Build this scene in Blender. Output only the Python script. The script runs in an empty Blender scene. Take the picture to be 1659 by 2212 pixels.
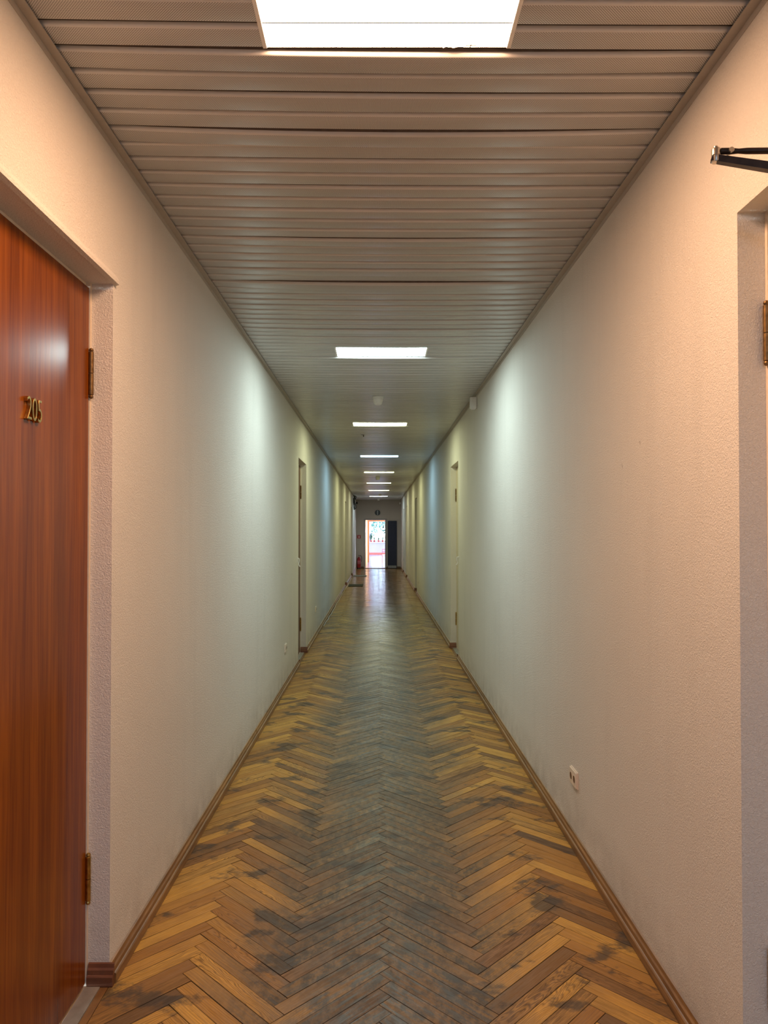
import bpy, bmesh, math, random
from mathutils import Vector, Matrix

# ------------------------------------------------------------------ camera, world, exposure
W_PX, H_PX, F_PX = 1659, 2212, 1560.0
sc = bpy.context.scene
COL = sc.collection
EYE = 1.575
cam_d = bpy.data.cameras.new('camera')
cam_d.sensor_fit = 'AUTO'; cam_d.sensor_width = 36.0
cam_d.lens = F_PX / H_PX * 36.0
cam_d.shift_x = 13.0 / H_PX
cam_d.shift_y = 19.7 / H_PX
cam_d.clip_start = 0.02; cam_d.clip_end = 300
cam = bpy.data.objects.new('camera', cam_d); COL.objects.link(cam)
cam.location = (0, 0, EYE)
cam.rotation_euler = (math.radians(90) + math.atan(22.8 / F_PX), 0, 0)
sc.camera = cam

world = bpy.data.worlds.new('sky'); sc.world = world; world.use_nodes = True
bg = world.node_tree.nodes['Background']
bg.inputs['Color'].default_value = (0.78, 0.90, 1.0, 1)
bg.inputs['Strength'].default_value = 19.0

vs = sc.view_settings
vs.view_transform = 'Standard'; vs.look = 'None'; vs.exposure = 0.0; vs.gamma = 1.0
vs.use_curve_mapping = False
sc.cycles.use_denoising = True
sc.cycles.max_bounces = 8; sc.cycles.diffuse_bounces = 5; sc.cycles.glossy_bounces = 4
sc.cycles.sample_clamp_indirect = 6.0

LAMP = 74.0                       # radiance of a ceiling light's diffuser
#        y0     colour of the tubes        strength
LIGHTS = [
    (-1.775, (0.46, 0.69, 1.00), 1.25),
    (1.725, (1.00, 0.575, 0.335), 0.90),
    (5.325, (0.78, 1.00, 1.00), 0.71),
    (9.025, (0.92, 1.00, 0.62), 0.50),
    (12.925, (0.42, 0.76, 1.00), 0.44),
    (16.425, (0.95, 1.00, 0.54), 0.40),
    (20.125, (0.97, 1.00, 0.56), 0.38),
    (23.725, (0.97, 1.00, 0.62), 0.38),
    (27.725, (0.74, 0.94, 1.00), 0.46),
]
LIGHT_X0, LIGHT_X1 = -0.325, 0.375

XL, XR, CZ = -0.936, 0.986, 2.945     # wall planes, ceiling
YB, YE = -5.5, 30.8                   # back and end of the corridor
DOOR_H = 2.45
random.seed(7)

# ------------------------------------------------------------------ helpers
def mesh_obj(name, verts, faces, mats, parent=None, loc=(0, 0, 0), smooth=False, fmat=None):
    me = bpy.data.meshes.new(name)
    me.from_pydata([tuple(v) for v in verts], [], faces)
    for m in (mats if isinstance(mats, (list, tuple)) else [mats]):
        me.materials.append(m)
    if fmat: me.polygons.foreach_set('material_index', fmat)
    if smooth: me.polygons.foreach_set('use_smooth', [True] * len(me.polygons))
    me.update()
    o = bpy.data.objects.new(name, me); COL.objects.link(o)
    o.location = loc
    if parent: o.parent = parent
    return o

class MB:
    """collects shapes into one mesh"""
    def __init__(s): s.v = []; s.f = []; s.m = []
    def add(s, v, f, mi=0):
        b = len(s.v); s.v += [tuple(p) for p in v]
        s.f += [tuple(i + b for i in q) for q in f]; s.m += [mi] * len(f); return s
    def box(s, a, b, bev=0.0, mi=0):
        (x0, y0, z0), (x1, y1, z1) = a, b
        if bev <= 0:
            v = [(x, y, z) for z in (z0, z1) for y in (y0, y1) for x in (x0, x1)]
            f = [(0, 2, 3, 1), (4, 5, 7, 6), (0, 1, 5, 4), (2, 6, 7, 3), (0, 4, 6, 2), (1, 3, 7, 5)]
            return s.add(v, f, mi)
        bm = bmesh.new(); bmesh.ops.create_cube(bm, size=1)
        for q in bm.verts:
            q.co = Vector(((x0 + x1) / 2 + q.co.x * (x1 - x0), (y0 + y1) / 2 + q.co.y * (y1 - y0), (z0 + z1) / 2 + q.co.z * (z1 - z0)))
        bmesh.ops.bevel(bm, geom=list(bm.edges), offset=bev, segments=2, affect='EDGES', profile=0.6)
        bm.verts.index_update()
        s.add([q.co.copy() for q in bm.verts], [[q.index for q in f.verts] for f in bm.faces], mi)
        bm.free(); return s
    def lathe(s, prof, seg=20, origin=(0, 0, 0), axis='Z', mi=0, caps=True):
        """prof: (radius, height) pairs"""
        v = []; n = len(prof); o = Vector(origin)
        for r, h in prof:
            for k in range(seg):
                a = 2 * math.pi * k / seg; c, d = r * math.cos(a), r * math.sin(a)
                p = {'Z': (c, d, h), 'Y': (d, h, c), 'X': (h, c, d)}[axis]
                v.append(o + Vector(p))
        f = []
        for i in range(n - 1):
            for k in range(seg):
                k2 = (k + 1) % seg
                f.append((i * seg + k, i * seg + k2, (i + 1) * seg + k2, (i + 1) * seg + k))
        if caps:
            f.append(tuple(reversed(range(seg)))); f.append(tuple((n - 1) * seg + k for k in range(seg)))
        return s.add(v, f, mi)
    def tube(s, pts, r, seg=8, mi=0):
        pts = [Vector(p) for p in pts]; v = []; n = len(pts)
        rr = r if isinstance(r, (list, tuple)) else [r] * n
        up = Vector((0, 0, 1)); prev = None
        for i, p in enumerate(pts):
            t = (pts[min(i + 1, n - 1)] - pts[max(i - 1, 0)]).normalized()
            a = prev if prev is not None else (up if abs(t.dot(up)) < 0.95 else Vector((1, 0, 0)))
            u = (a - t * a.dot(t)).normalized(); w = t.cross(u); prev = u
            for k in range(seg):
                q = 2 * math.pi * k / seg
                v.append(p + (u * math.cos(q) + w * math.sin(q)) * rr[i])
        f = []
        for i in range(n - 1):
            for k in range(seg):
                k2 = (k + 1) % seg
                f.append((i * seg + k, i * seg + k2, (i + 1) * seg + k2, (i + 1) * seg + k))
        f.append(tuple(reversed(range(seg)))); f.append(tuple((n - 1) * seg + k for k in range(seg)))
        return s.add(v, f, mi)
    def extrude(s, prof, y0, y1, mi=0, fn=None):
        """closed (a, z) profile swept from y0 to y1; fn maps (a, y, z) to a point"""
        fn = fn or (lambda a, y, z: (a, y, z)); n = len(prof)
        v = [fn(a, y0, z) for a, z in prof] + [fn(a, y1, z) for a, z in prof]
        f = [(k, (k + 1) % n, n + (k + 1) % n, n + k) for k in range(n)]
        f += [tuple(reversed(range(n))), tuple(range(n, 2 * n))]
        return s.add(v, f, mi)
    def build(s, name, mats, parent=None, loc=(0, 0, 0), smooth=False, recalc=True):
        o = mesh_obj(name, s.v, s.f, mats, parent, loc, smooth, s.m)
        if recalc:
            bm = bmesh.new(); bm.from_mesh(o.data)
            bmesh.ops.recalc_face_normals(bm, faces=bm.faces); bm.to_mesh(o.data); bm.free()
        if smooth:
            try: o.data.set_sharp_from_angle(angle=math.radians(40))
            except Exception: pass
        return o

def tag(o, label, cat=None, group=None, kind=None):
    o['label'] = label
    if cat: o['category'] = cat
    if group: o['group'] = group
    if kind: o['kind'] = kind
    return o

def empty(name, loc=(0, 0, 0), rz=0):
    o = bpy.data.objects.new(name, None); COL.objects.link(o)
    o.location = loc; o.rotation_euler = (0, 0, rz); o.empty_display_size = 0.05
    return o

def spline(ctrl, n=8):
    c = [Vector(p) for p in ctrl]; out = []
    for i in range(len(c) - 1):
        a = c[max(i - 1, 0)]; b = c[i]; d = c[i + 1]; e = c[min(i + 2, len(c) - 1)]
        for k in range(n):
            t = k / n
            out.append(0.5 * ((2 * b) + (d - a) * t + (2 * a - 5 * b + 4 * d - e) * t * t + (3 * b - a - 3 * d + e) * t ** 3))
    out.append(c[-1]); return out

# ------------------------------------------------------------------ materials
class NT:
    def __init__(s, name):
        s.m = bpy.data.materials.new(name); s.m.use_nodes = True
        s.t = s.m.node_tree; s.b = s.t.nodes['Principled BSDF']
    def n(s, t, **kw):
        q = s.t.nodes.new(t)
        for k, v in kw.items(): setattr(q, k, v)
        return q
    def link(s, a, b): s.t.links.new(a, b)
    def put(s, sock, val):
        if isinstance(val, bpy.types.NodeSocket): s.link(val, sock)
        else: sock.default_value = val
    def math(s, op, a, b=0.0, c=0.0, clamp=False):
        q = s.n('ShaderNodeMath', operation=op, use_clamp=clamp)
        s.put(q.inputs[0], a); s.put(q.inputs[1], b); s.put(q.inputs[2], c); return q.outputs[0]
    def vmath(s, op, a, b=(0, 0, 0)):
        q = s.n('ShaderNodeVectorMath', operation=op); s.put(q.inputs[0], a); s.put(q.inputs[1], b)
        return q.outputs['Value'] if op in ('LENGTH', 'DISTANCE', 'DOT_PRODUCT') else q.outputs['Vector']
    def comb(s, x, y, z):
        q = s.n('ShaderNodeCombineXYZ'); s.put(q.inputs[0], x); s.put(q.inputs[1], y); s.put(q.inputs[2], z); return q.outputs[0]
    def sep(s, v):
        q = s.n('ShaderNodeSeparateXYZ'); s.put(q.inputs[0], v); return q.outputs
    def noise(s, vec, scale, detail=3.0, rough=0.55, dist=0.0, col=False):
        q = s.n('ShaderNodeTexNoise'); s.put(q.inputs['Vector'], vec); s.put(q.inputs['Scale'], scale)
        s.put(q.inputs['Detail'], detail); s.put(q.inputs['Roughness'], rough); s.put(q.inputs['Distortion'], dist)
        return q.outputs['Color' if col else 'Fac']
    def ramp(s, fac, stops):
        q = s.n('ShaderNodeValToRGB'); s.put(q.inputs[0], fac); e = q.color_ramp.elements
        while len(e) < len(stops): e.new(0.5)
        for i, (p, c) in enumerate(stops):
            e[i].position = p; e[i].color = (c, c, c, 1) if isinstance(c, (int, float)) else (*c, 1)
        return q.outputs[0]
    def mix(s, fac, a, b, mode='MIX'):
        q = s.n('ShaderNodeMix', data_type='RGBA', blend_type=mode)
        s.put(q.inputs[0], fac)
        for i, v in ((6, a), (7, b)):
            s.put(q.inputs[i], v if isinstance(v, bpy.types.NodeSocket) else (*v, 1))
        return q.outputs[2]
    def pos(s): return s.n('ShaderNodeNewGeometry').outputs['Position']
    def obj(s): return s.n('ShaderNodeTexCoord').outputs['Object']
    def bump(s, h, strength, dist, normal=None):
        q = s.n('ShaderNodeBump'); s.put(q.inputs['Height'], h)
        q.inputs['Strength'].default_value = strength; q.inputs['Distance'].default_value = dist
        if normal: s.link(normal, q.inputs['Normal'])
        return q.outputs[0]
    def set(s, **kw):
        for k, v in kw.items():
            k = {'color': 'Base Color', 'rough': 'Roughness', 'metal': 'Metallic', 'normal': 'Normal', 'spec': 'Specular IOR Level',
                 'coat': 'Coat Weight', 'coat_rough': 'Coat Roughness', 'trans': 'Transmission Weight', 'emit': 'Emission Color',
                 'emit_s': 'Emission Strength', 'alpha': 'Alpha'}[k]
            if isinstance(v, tuple) and len(v) == 3: v = (*v, 1)
            s.put(s.b.inputs[k], v)
        return s.m

def plain(name, color, rough=0.5, metal=0.0, var=0.12, scale=30.0, bump=0.0, spec=0.5):
    t = NT(name)
    f = t.noise(t.obj(), scale, 4)
    c = t.mix(t.ramp(f, [(0.3, 0.0), (0.7, 1.0)]), tuple(x * (1 - var) for x in color), tuple(min(1, x * (1 + var)) for x in color))
    t.set(color=c, rough=rough, metal=metal, spec=spec)
    if bump: t.set(normal=t.bump(f, bump, 0.002))
    return t.m

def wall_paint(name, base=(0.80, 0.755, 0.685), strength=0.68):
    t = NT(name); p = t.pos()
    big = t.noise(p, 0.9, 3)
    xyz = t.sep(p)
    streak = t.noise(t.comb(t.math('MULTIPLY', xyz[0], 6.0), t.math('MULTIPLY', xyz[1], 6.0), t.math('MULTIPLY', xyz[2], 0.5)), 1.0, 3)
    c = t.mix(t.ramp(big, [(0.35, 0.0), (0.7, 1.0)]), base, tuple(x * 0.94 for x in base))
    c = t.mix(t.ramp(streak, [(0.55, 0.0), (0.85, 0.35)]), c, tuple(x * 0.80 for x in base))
    # grime line creeping up from the skirting
    g = t.math('MULTIPLY', t.ramp(t.math('DIVIDE', xyz[2], 0.30), [(0.2, 1.0), (1.0, 0.0)]),
               t.ramp(t.noise(p, 7.0, 5), [(0.35, 0.15), (0.7, 1.0)]))
    c = t.mix(t.math('MULTIPLY', g, 0.42), c, (0.22, 0.18, 0.14))
    spots = t.ramp(t.noise(p, 16.0, 2), [(0.78, 0.0), (0.82, 0.5)])
    c = t.mix(spots, c, (0.42, 0.36, 0.29))
    # faint butt joints between the paper strips
    ys = t.math('FRACT', t.math('DIVIDE', t.math('ADD', xyz[1], 2.78), 0.536))
    seam = t.math('LESS_THAN', t.math('ABSOLUTE', t.math('SUBTRACT', ys, 0.5)), 0.0016)
    c = t.mix(t.math('MULTIPLY', seam, t.ramp(t.noise(p, 1.7, 3), [(0.45, 0.0), (0.75, 0.40)])), c, (0.34, 0.29, 0.23))
    # wood-chip texture, painted over
    w = t.noise(p, 150.0, 3, 0.6, 0.9)
    w2 = t.noise(p, 28.0, 2)
    h = t.math('ADD', t.ramp(w, [(0.38, 0.0), (0.66, 1.0)]), t.math('MULTIPLY', w2, 0.5))
    t.set(color=c, rough=0.72, normal=t.bump(h, strength, 0.0024), spec=0.25)
    return t.m

def wood(name, light, dark, scale=(1, 1, 1), rough=0.35, coat=0.0, grain=1.0, spec=0.5):
    """streaky grain; scale is small along the grain"""
    t = NT(name); p = t.obj(); xyz = t.sep(p)
    v = t.comb(*[t.math('MULTIPLY', xyz[i], scale[i]) for i in range(3)])
    a = t.noise(v, 1.0, 5, 0.6, 0.6); b = t.noise(v, 4.5, 3, 0.6)
    f = t.math('ADD', t.math('MULTIPLY', a, 0.75), t.math('MULTIPLY', b, 0.35 * grain))
    c = t.mix(t.ramp(f, [(0.38, 0.0), (0.72, 1.0)]), dark, light)
    t.set(color=c, rough=rough, coat=coat, spec=spec, normal=t.bump(f, 0.15, 0.001))
    return t.m

def parquet_material():
    t = NT('worn_parquet')
    at = t.n('ShaderNodeAttribute', attribute_name='board').outputs['Color']
    r = t.sep(at)
    uv = t.n('ShaderNodeUVMap', uv_map='UVMap').outputs[0]
    u, v, _ = t.sep(uv)
    off = t.comb(t.math('MULTIPLY', r[0], 61.0), t.math('MULTIPLY', r[1], 37.0), t.math('MULTIPLY', r[2], 53.0))
    # annual rings: cut through a slowly wandering log, so some boards are cathedral and others straight
    warp = t.noise(t.vmath('ADD', t.comb(t.math('MULTIPLY', u, 3.2), t.math('MULTIPLY', v, 16.0), 0.0), off), 1.0, 3, 0.45)
    fig = t.math('POWER', r[1], 2.5)
    ph = t.math('ADD', t.math('MULTIPLY', v, t.math('ADD', 520.0, t.math('MULTIPLY', r[2], 420.0))), t.math('MULTIPLY', warp, t.math('MULTIPLY', fig, 150.0)))
    ring = t.math('POWER', t.math('MULTIPLY_ADD', t.math('SINE', ph), 0.5, 0.5), 2.2)
    fine = t.noise(t.vmath('ADD', t.comb(t.math('MULTIPLY', u, 11.0), t.math('MULTIPLY', v, 520.0), 0.0), off), 1.0, 4, 0.65)
    tone = t.mix(t.ramp(r[0], [(0.0, 0.0), (0.78, 1.0)]), (0.70, 0.385, 0.075), (0.40, 0.188, 0.042))
    tone = t.mix(t.ramp(r[0], [(0.76, 0.0), (1.0, 0.8)]), tone, (0.13, 0.082, 0.042))
    grain = t.math('MULTIPLY', ring, t.math('ADD', 0.22, t.math('MULTIPLY', fig, 0.78)))
    c = t.mix(t.math('MULTIPLY', grain, 0.85), tone, (0.085, 0.038, 0.013))
    c = t.mix(t.math('MULTIPLY', t.ramp(fine, [(0.40, 0.0), (0.66, 1.0)]), 0.5), c, (0.15, 0.068, 0.022))
    c = t.mix(t.ramp(t.noise(t.vmath('ADD', t.comb(t.math('MULTIPLY', u, 6.0), t.math('MULTIPLY', v, 10.0), 0.0), off), 1.0, 3), [(0.5, 0.0), (0.8, 0.40)]), c, (0.20, 0.095, 0.030))
    # the trodden middle: grey-brown grime ground into the varnish
    p = t.pos(); x, y, z = t.sep(p)
    wob = t.math('MULTIPLY', t.math('SUBTRACT', t.noise(t.comb(t.math('MULTIPLY', x, 3.0), t.math('MULTIPLY', y, 1.2), 0.0), 1.0, 3), 0.5), 0.34)
    dx = t.math('ABSOLUTE', t.math('SUBTRACT', x, 0.03))
    per = t.math('MULTIPLY', t.math('SUBTRACT', r[2], 0.5), 0.30)
    lane = t.ramp(t.math('ADD', t.math('ADD', dx, wob), per), [(0.27, 1.0), (0.60, 0.0)])
    streak = t.noise(t.vmath('ADD', t.comb(t.math('MULTIPLY', u, 7.0), t.math('MULTIPLY', v, 75.0), 0.0), off), 1.0, 6, 0.72)
    scuff = t.noise(t.comb(t.math('MULTIPLY', x, 30.0), t.math('MULTIPLY', y, 17.0), 0.0), 1.0, 7, 0.76)
    worn = t.math('MULTIPLY', t.ramp(t.math('ADD', t.math('MULTIPLY', streak, 0.5), t.math('MULTIPLY', scuff, 0.5)), [(0.455, 1.0), (0.56, 0.10)]), 1.0)
    c = t.mix(t.math('MULTIPLY', lane, 0.45), c, (0.36, 0.25, 0.135))      # varnish worn off: bare, paler wood
    grime = t.math('MULTIPLY', lane, t.math('ADD', 0.52, t.math('MULTIPLY', worn, 0.46)))
    c = t.mix(grime, c, (0.066, 0.047, 0.029))
    # stains of their own shape, and black boards
    st = t.ramp(t.noise(t.comb(t.math('MULTIPLY', x, 3.4), t.math('MULTIPLY', y, 4.6), 0.0), 1.0, 6, 0.62), [(0.555, 0.0), (0.62, 1.0)])
    c = t.mix(t.math('MULTIPLY', st, 0.78), c, (0.052, 0.041, 0.032))
    pb = t.math('MULTIPLY', t.ramp(r[2], [(0.72, 0.0), (0.98, 0.75)]), t.ramp(streak, [(0.38, 0.15), (0.62, 1.0)]))
    c = t.mix(pb, c, (0.085, 0.055, 0.034))
    # grime in the joints: the board's own long edges
    e = t.n('ShaderNodeAttribute', attribute_name='rim').outputs['Fac']
    c = t.mix(t.math('MULTIPLY', e, 0.7), c, (0.02, 0.014, 0.01))
    # varnish left in places: gloss changes in streaks and from board to board
    gl = t.ramp(streak, [(0.38, 0.0), (0.62, 1.0)])
    far = t.ramp(t.math('DIVIDE', y, 30.0), [(0.20, 0.0), (0.52, 1.0)])      # the front stretch is trodden matt, the back is still polished
    rough = t.math('ADD', t.math('SUBTRACT', 0.33, t.math('MULTIPLY', far, 0.222)), t.math('ADD', t.math('MULTIPLY', gl, t.math('SUBTRACT', 0.17, t.math('MULTIPLY', far, 0.10))), t.math('MULTIPLY', r[0], 0.07)))
    h = t.math('ADD', t.math('MULTIPLY', ring, 0.3), t.math('MULTIPLY', scuff, 0.8))
    t.set(color=c, rough=rough, spec=t.math('ADD', t.math('ADD', 0.16, t.math('MULTIPLY', far, 0.40)), t.math('MULTIPLY', t.math('SUBTRACT', 1.0, gl), 0.26)), normal=t.bump(h, 0.12, 0.0012))
    return t.m

def slat_material(perf):
    t = NT('perforated_slat_metal' if perf else 'slat_metal'); p = t.pos(); x, y, z = t.sep(p)
    big = t.noise(t.comb(t.math('MULTIPLY', x, 1.5), t.math('MULTIPLY', y, 10.0), 0.0), 1.0, 3)
    c = t.mix(t.ramp(big, [(0.3, 0.0), (0.7, 1.0)]), (0.70, 0.69, 0.675), (0.61, 0.60, 0.585))
    if perf:
        S = 0.0072
        def holes(dx):
            q = t.vmath('FRACTION', t.comb(t.math('ADD', t.math('DIVIDE', x, S), dx + 500), t.math('ADD', t.math('DIVIDE', y, S), dx + 500), 0.0))
            return t.math('LESS_THAN', t.vmath('DISTANCE', q, (0.5, 0.5, 0.0)), 0.225)
        hole = t.math('MAXIMUM', holes(0.0), holes(0.5))
        c = t.mix(hole, c, (0.13, 0.11, 0.095))
    t.set(color=c, rough=0.29, spec=0.55, normal=t.bump(big, 0.05, 0.004))
    return t.m

def glass_material():
    t = NT('window_glass'); n = t.t.nodes
    tr = n.new('ShaderNodeBsdfTransparent'); tr.inputs[0].default_value = (0.93, 0.97, 0.96, 1)
    gl = n.new('ShaderNodeBsdfGlossy'); gl.inputs['Roughness'].default_value = 0.02
    mx = n.new('ShaderNodeMixShader'); fr = n.new('ShaderNodeFresnel'); fr.inputs[0].default_value = 1.35
    t.link(fr.outputs[0], mx.inputs[0]); t.link(tr.outputs[0], mx.inputs[1]); t.link(gl.outputs[0], mx.inputs[2])
    t.link(mx.outputs[0], n['Material Output'].inputs[0]); return t.m

def lamp_material(color, strength):
    t = NT('lit_diffuser')
    f = t.noise(t.obj(), 9.0, 2)
    s = t.math('MULTIPLY', t.math('ADD', 0.92, t.math('MULTIPLY', f, 0.16)), strength)
    return t.set(color=(0.85, 0.85, 0.82), emit=color, emit_s=s, rough=0.5)

M_wall = wall_paint('wood_chip_wall_paint')
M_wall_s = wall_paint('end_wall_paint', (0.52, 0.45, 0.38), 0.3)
M_parquet = parquet_material()
M_slat, M_perf = slat_material(False), slat_material(True)
M_rebate = plain('dusty_shaded_slat_rebate', (0.16, 0.125, 0.105), 0.8, var=0.2)  # dark brown: dust plus the shade of the slat gaps, painted in
M_dark = plain('dark_void', (0.02, 0.018, 0.016), 0.9)
M_trim = plain('beige_trim_metal', (0.46, 0.41, 0.35), 0.45, var=0.05)
M_base = wood('skirting_wood', (0.36, 0.185, 0.060), (0.13, 0.060, 0.020), (9, 2.2, 30), 0.42)
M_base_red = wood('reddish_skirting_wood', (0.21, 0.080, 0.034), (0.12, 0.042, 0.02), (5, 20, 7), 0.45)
M_door = wood('varnished_door_wood', (0.27, 0.072, 0.005), (0.115, 0.023, 0.0015), (30, 26, 0.9), 0.21, 0.0, spec=0.33)
M_frame = plain('cream_frame_paint', (0.70, 0.60, 0.47), 0.45, var=0.06)
M_brass = plain('aged_brass', (0.50, 0.33, 0.10), 0.32, 1.0, 0.3, 60)
M_brass_d = plain('tarnished_brass', (0.20, 0.12, 0.05), 0.45, 0.9, 0.4, 60)
M_maroon = plain('maroon_plastic', (0.22, 0.015, 0.02), 0.2, var=0.05)
M_strip = plain('scuffed_grey_strip', (0.30, 0.27, 0.23), 0.5, 0.2, 0.25, 14)
M_white = plain('white_plastic', (0.90, 0.88, 0.84), 0.4, var=0.04)
M_outlet = plain('ivory_plastic', (0.80, 0.70, 0.58), 0.35, var=0.04)
M_black = plain('black_metal', (0.030, 0.026, 0.024), 0.36, 0.5, 0.2)
M_iron = plain('dark_iron', (0.055, 0.04, 0.035), 0.30, 0.75, 0.3)
M_steel = plain('worn_steel', (0.45, 0.40, 0.34), 0.3, 0.9, 0.2)
M_navy = plain('navy_door_paint', (0.018, 0.020, 0.045), 0.6, var=0.15)
M_red = plain('red_enamel', (0.30, 0.008, 0.014), 0.3, var=0.08)
M_signred = plain('sign_red', (0.45, 0.025, 0.03), 0.5, var=0.05)
M_rubber = plain('black_rubber', (0.015, 0.015, 0.015), 0.6)
M_cable_w = plain('pale_cable', (0.62, 0.60, 0.54), 0.5, var=0.2)
M_mat_d = plain('dark_doormat_fibre', (0.045, 0.045, 0.035), 0.95, var=0.4, scale=90, bump=0.6)
M_mat_g = plain('grey_doormat_fibre', (0.26, 0.26, 0.24), 0.9, var=0.3, scale=90, bump=0.6)
M_greyd = plain('grey_door_paint', (0.33, 0.28, 0.22), 0.5, var=0.1)
M_brownd = wood('dark_brown_door', (0.16, 0.075, 0.03), (0.08, 0.035, 0.015), (20, 20, 1.0), 0.4)
M_creamd = plain('cream_door_paint', (0.66, 0.58, 0.42), 0.4, var=0.06)
M_orange = plain('orange_wall_paint', (0.62, 0.31, 0.105), 0.6, var=0.06, scale=4)
M_jamb = wood('orange_jamb_wood', (0.46, 0.17, 0.045), (0.36, 0.13, 0.03), (20, 20, 1.5), 0.4)
M_hallfloor = plain('lavender_grey_floor', (0.24, 0.22, 0.32), 0.20, var=0.10, scale=3)
M_hallwall = plain('lavender_wall_paint', (0.40, 0.375, 0.52), 0.7, var=0.03, scale=3)
M_redbase = plain('coral_skirting', (0.50, 0.13, 0.10), 0.5, var=0.08)
M_winframe = plain('white_window_paint', (0.86, 0.88, 0.90), 0.4, var=0.02)
M_glass = glass_material()
M_pot = plain('terracotta_pink', (0.30, 0.055, 0.05), 0.6, var=0.15)
M_leaf = plain('pot_plant_leaf', (0.03, 0.10, 0.05), 0.5, var=0.3, scale=8)
M_tree = plain('tree_leaf', (0.035, 0.105, 0.105), 0.6, var=0.4, scale=2)
M_bark = plain('tree_bark', (0.05, 0.04, 0.035), 0.9, var=0.3, scale=12, bump=0.5)
M_lawn = plain('lawn', (0.03, 0.07, 0.03), 0.9, var=0.3, scale=2)
M_redtube = plain('red_chair_tube', (0.40, 0.05, 0.06), 0.35, var=0.05)

# ------------------------------------------------------------------ the walls
WT = 0.24     # wall thickness
#   y0, y1 of each recessed doorway
DOORS_L = [(1.64, 2.540), (8.50, 9.43), (20.55, 21.45), (25.2, 26.1)]
DOORS_R = [(1.00, 1.970), (8.87, 9.80), (18.35, 19.28), (24.25, 25.1), (27.4, 28.2)]
def wall_with_doors(name, xi, side, doors, label):
    b = MB(); a, c = (xi - WT, xi) if side < 0 else (xi, xi + WT)
    y = YB - 0.3; top = CZ + 0.12
    for y0, y1 in doors:
        b.box((a, y, 0), (c, y0, top)); b.box((a, y0, DOOR_H), (c, y1, top)); y = y1
    b.box((a, y, 0), (c, YE, top))
    bmv = b.build(name, M_wall)
    bm = bmesh.new(); bm.from_mesh(bmv.data)
    bmesh.ops.remove_doubles(bm, verts=bm.verts, dist=1e-5)
    bm.to_mesh(bmv.data); bm.free()
    return tag(bmv, label, 'wall', kind='structure')
wall_left = wall_with_doors('wall_left', XL, -1, DOORS_L, 'long cream wood-chip wall on the left with recessed doorways')
wall_right = wall_with_doors('wall_right', XR, 1, DOORS_R, 'long cream wood-chip wall on the right with recessed doorways')

b = MB(); b.box((XL - WT, YB - 0.3, 0), (XR + WT, YB, CZ + 0.12))
tag(b.build('wall_front', M_wall), 'cream wall closing the corridor behind the viewer', 'wall', kind='structure')

# end wall with the bright doorway
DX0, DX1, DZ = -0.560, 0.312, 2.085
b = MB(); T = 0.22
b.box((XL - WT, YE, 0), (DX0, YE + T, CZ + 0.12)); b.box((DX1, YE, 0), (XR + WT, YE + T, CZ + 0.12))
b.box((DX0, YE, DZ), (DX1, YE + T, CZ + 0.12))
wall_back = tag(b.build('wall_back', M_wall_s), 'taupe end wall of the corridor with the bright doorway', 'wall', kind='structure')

# ------------------------------------------------------------------ ceiling of metal slats
ceiling = tag(empty('ceiling', (0, 0, CZ)), 'suspended ceiling of beige perforated metal slats', 'ceiling', kind='structure')
PITCH, YG0 = 0.1, 2.025
SKEW = 0.0125
XC = (XL + XR) / 2; HWID = (XR - XL) / 2
PROF = [(0.000, 0.030), (0.0160, 0.030), (0.0166, 0.012), (0.0178, 0.0050), (0.0205, 0.0012), (0.0260, 0.0), (0.0940, 0.0), (0.0962, 0.0008), (0.0970, 0.0040), (0.0975, 0.0300)]
def slat_geo(y0, x0, x1, sag, tilt, oy=0.0, ox=0.0):
    nx = 12 if (x1 - x0) > 1.2 else 5; v = []; f = []; fm = []; n = len(PROF)
    for i in range(nx + 1):
        x = x0 + (x1 - x0) * i / nx; q = max(0.0, 1 - ((x - XC) / HWID) ** 2)
        for a, z in PROF:
            v.append((x - ox, y0 + a + SKEW * (x - XC) - oy, z - sag * q + tilt * (a - 0.05) * q))
    for i in range(nx):
        for k in range(n - 1):
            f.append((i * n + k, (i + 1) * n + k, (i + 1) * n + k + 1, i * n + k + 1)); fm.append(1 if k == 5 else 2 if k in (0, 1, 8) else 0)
    return v, f, fm
rows_joined = []
k = int((YB - YG0) / PITCH)
LOOSE = {4: (0.020, 0.02), 5: (0.003, -0.06), 18: (0.002, 0.0), 19: (0.020, -0.10), 13: (0.017, 0.05), 28: (0.018, 0.03), 33: (0.017, -0.05)}
while YG0 + k * PITCH < YE - 0.02:
    y0 = YG0 + k * PITCH
    sag, tilt = random.uniform(0.007, 0.0125), random.uniform(-0.03, 0.03)
    if k in LOOSE: sag, tilt = LOOSE[k]
    spans = [(XL, XR)]
    for ly, _, _ in LIGHTS:
        if ly - 0.01 < y0 < ly + 0.29: spans = [(XL, LIGHT_X0), (LIGHT_X1, XR)]; sag = 0.004; tilt = 0
    for x0, x1 in spans:
        if 1.55 < y0 < 13.0:
            xm = (x0 + x1) / 2
            v, f, fm = slat_geo(y0, x0, x1, sag, tilt, y0, xm)
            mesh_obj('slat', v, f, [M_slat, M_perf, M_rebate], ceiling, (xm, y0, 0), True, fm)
        else:
            rows_joined.append(slat_geo(y0, x0, x1, sag, tilt))
    k += 1
b = MB()
for v, f, fm in rows_joined:
    base = len(b.v); b.v += v; b.f += [tuple(i + base for i in q) for q in f]; b.m += fm
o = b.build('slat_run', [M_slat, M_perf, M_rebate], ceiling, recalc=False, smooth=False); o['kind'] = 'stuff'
for o in ceiling.children:
    try: o.data.set_sharp_from_angle(angle=math.radians(50))
    except Exception: pass
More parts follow.
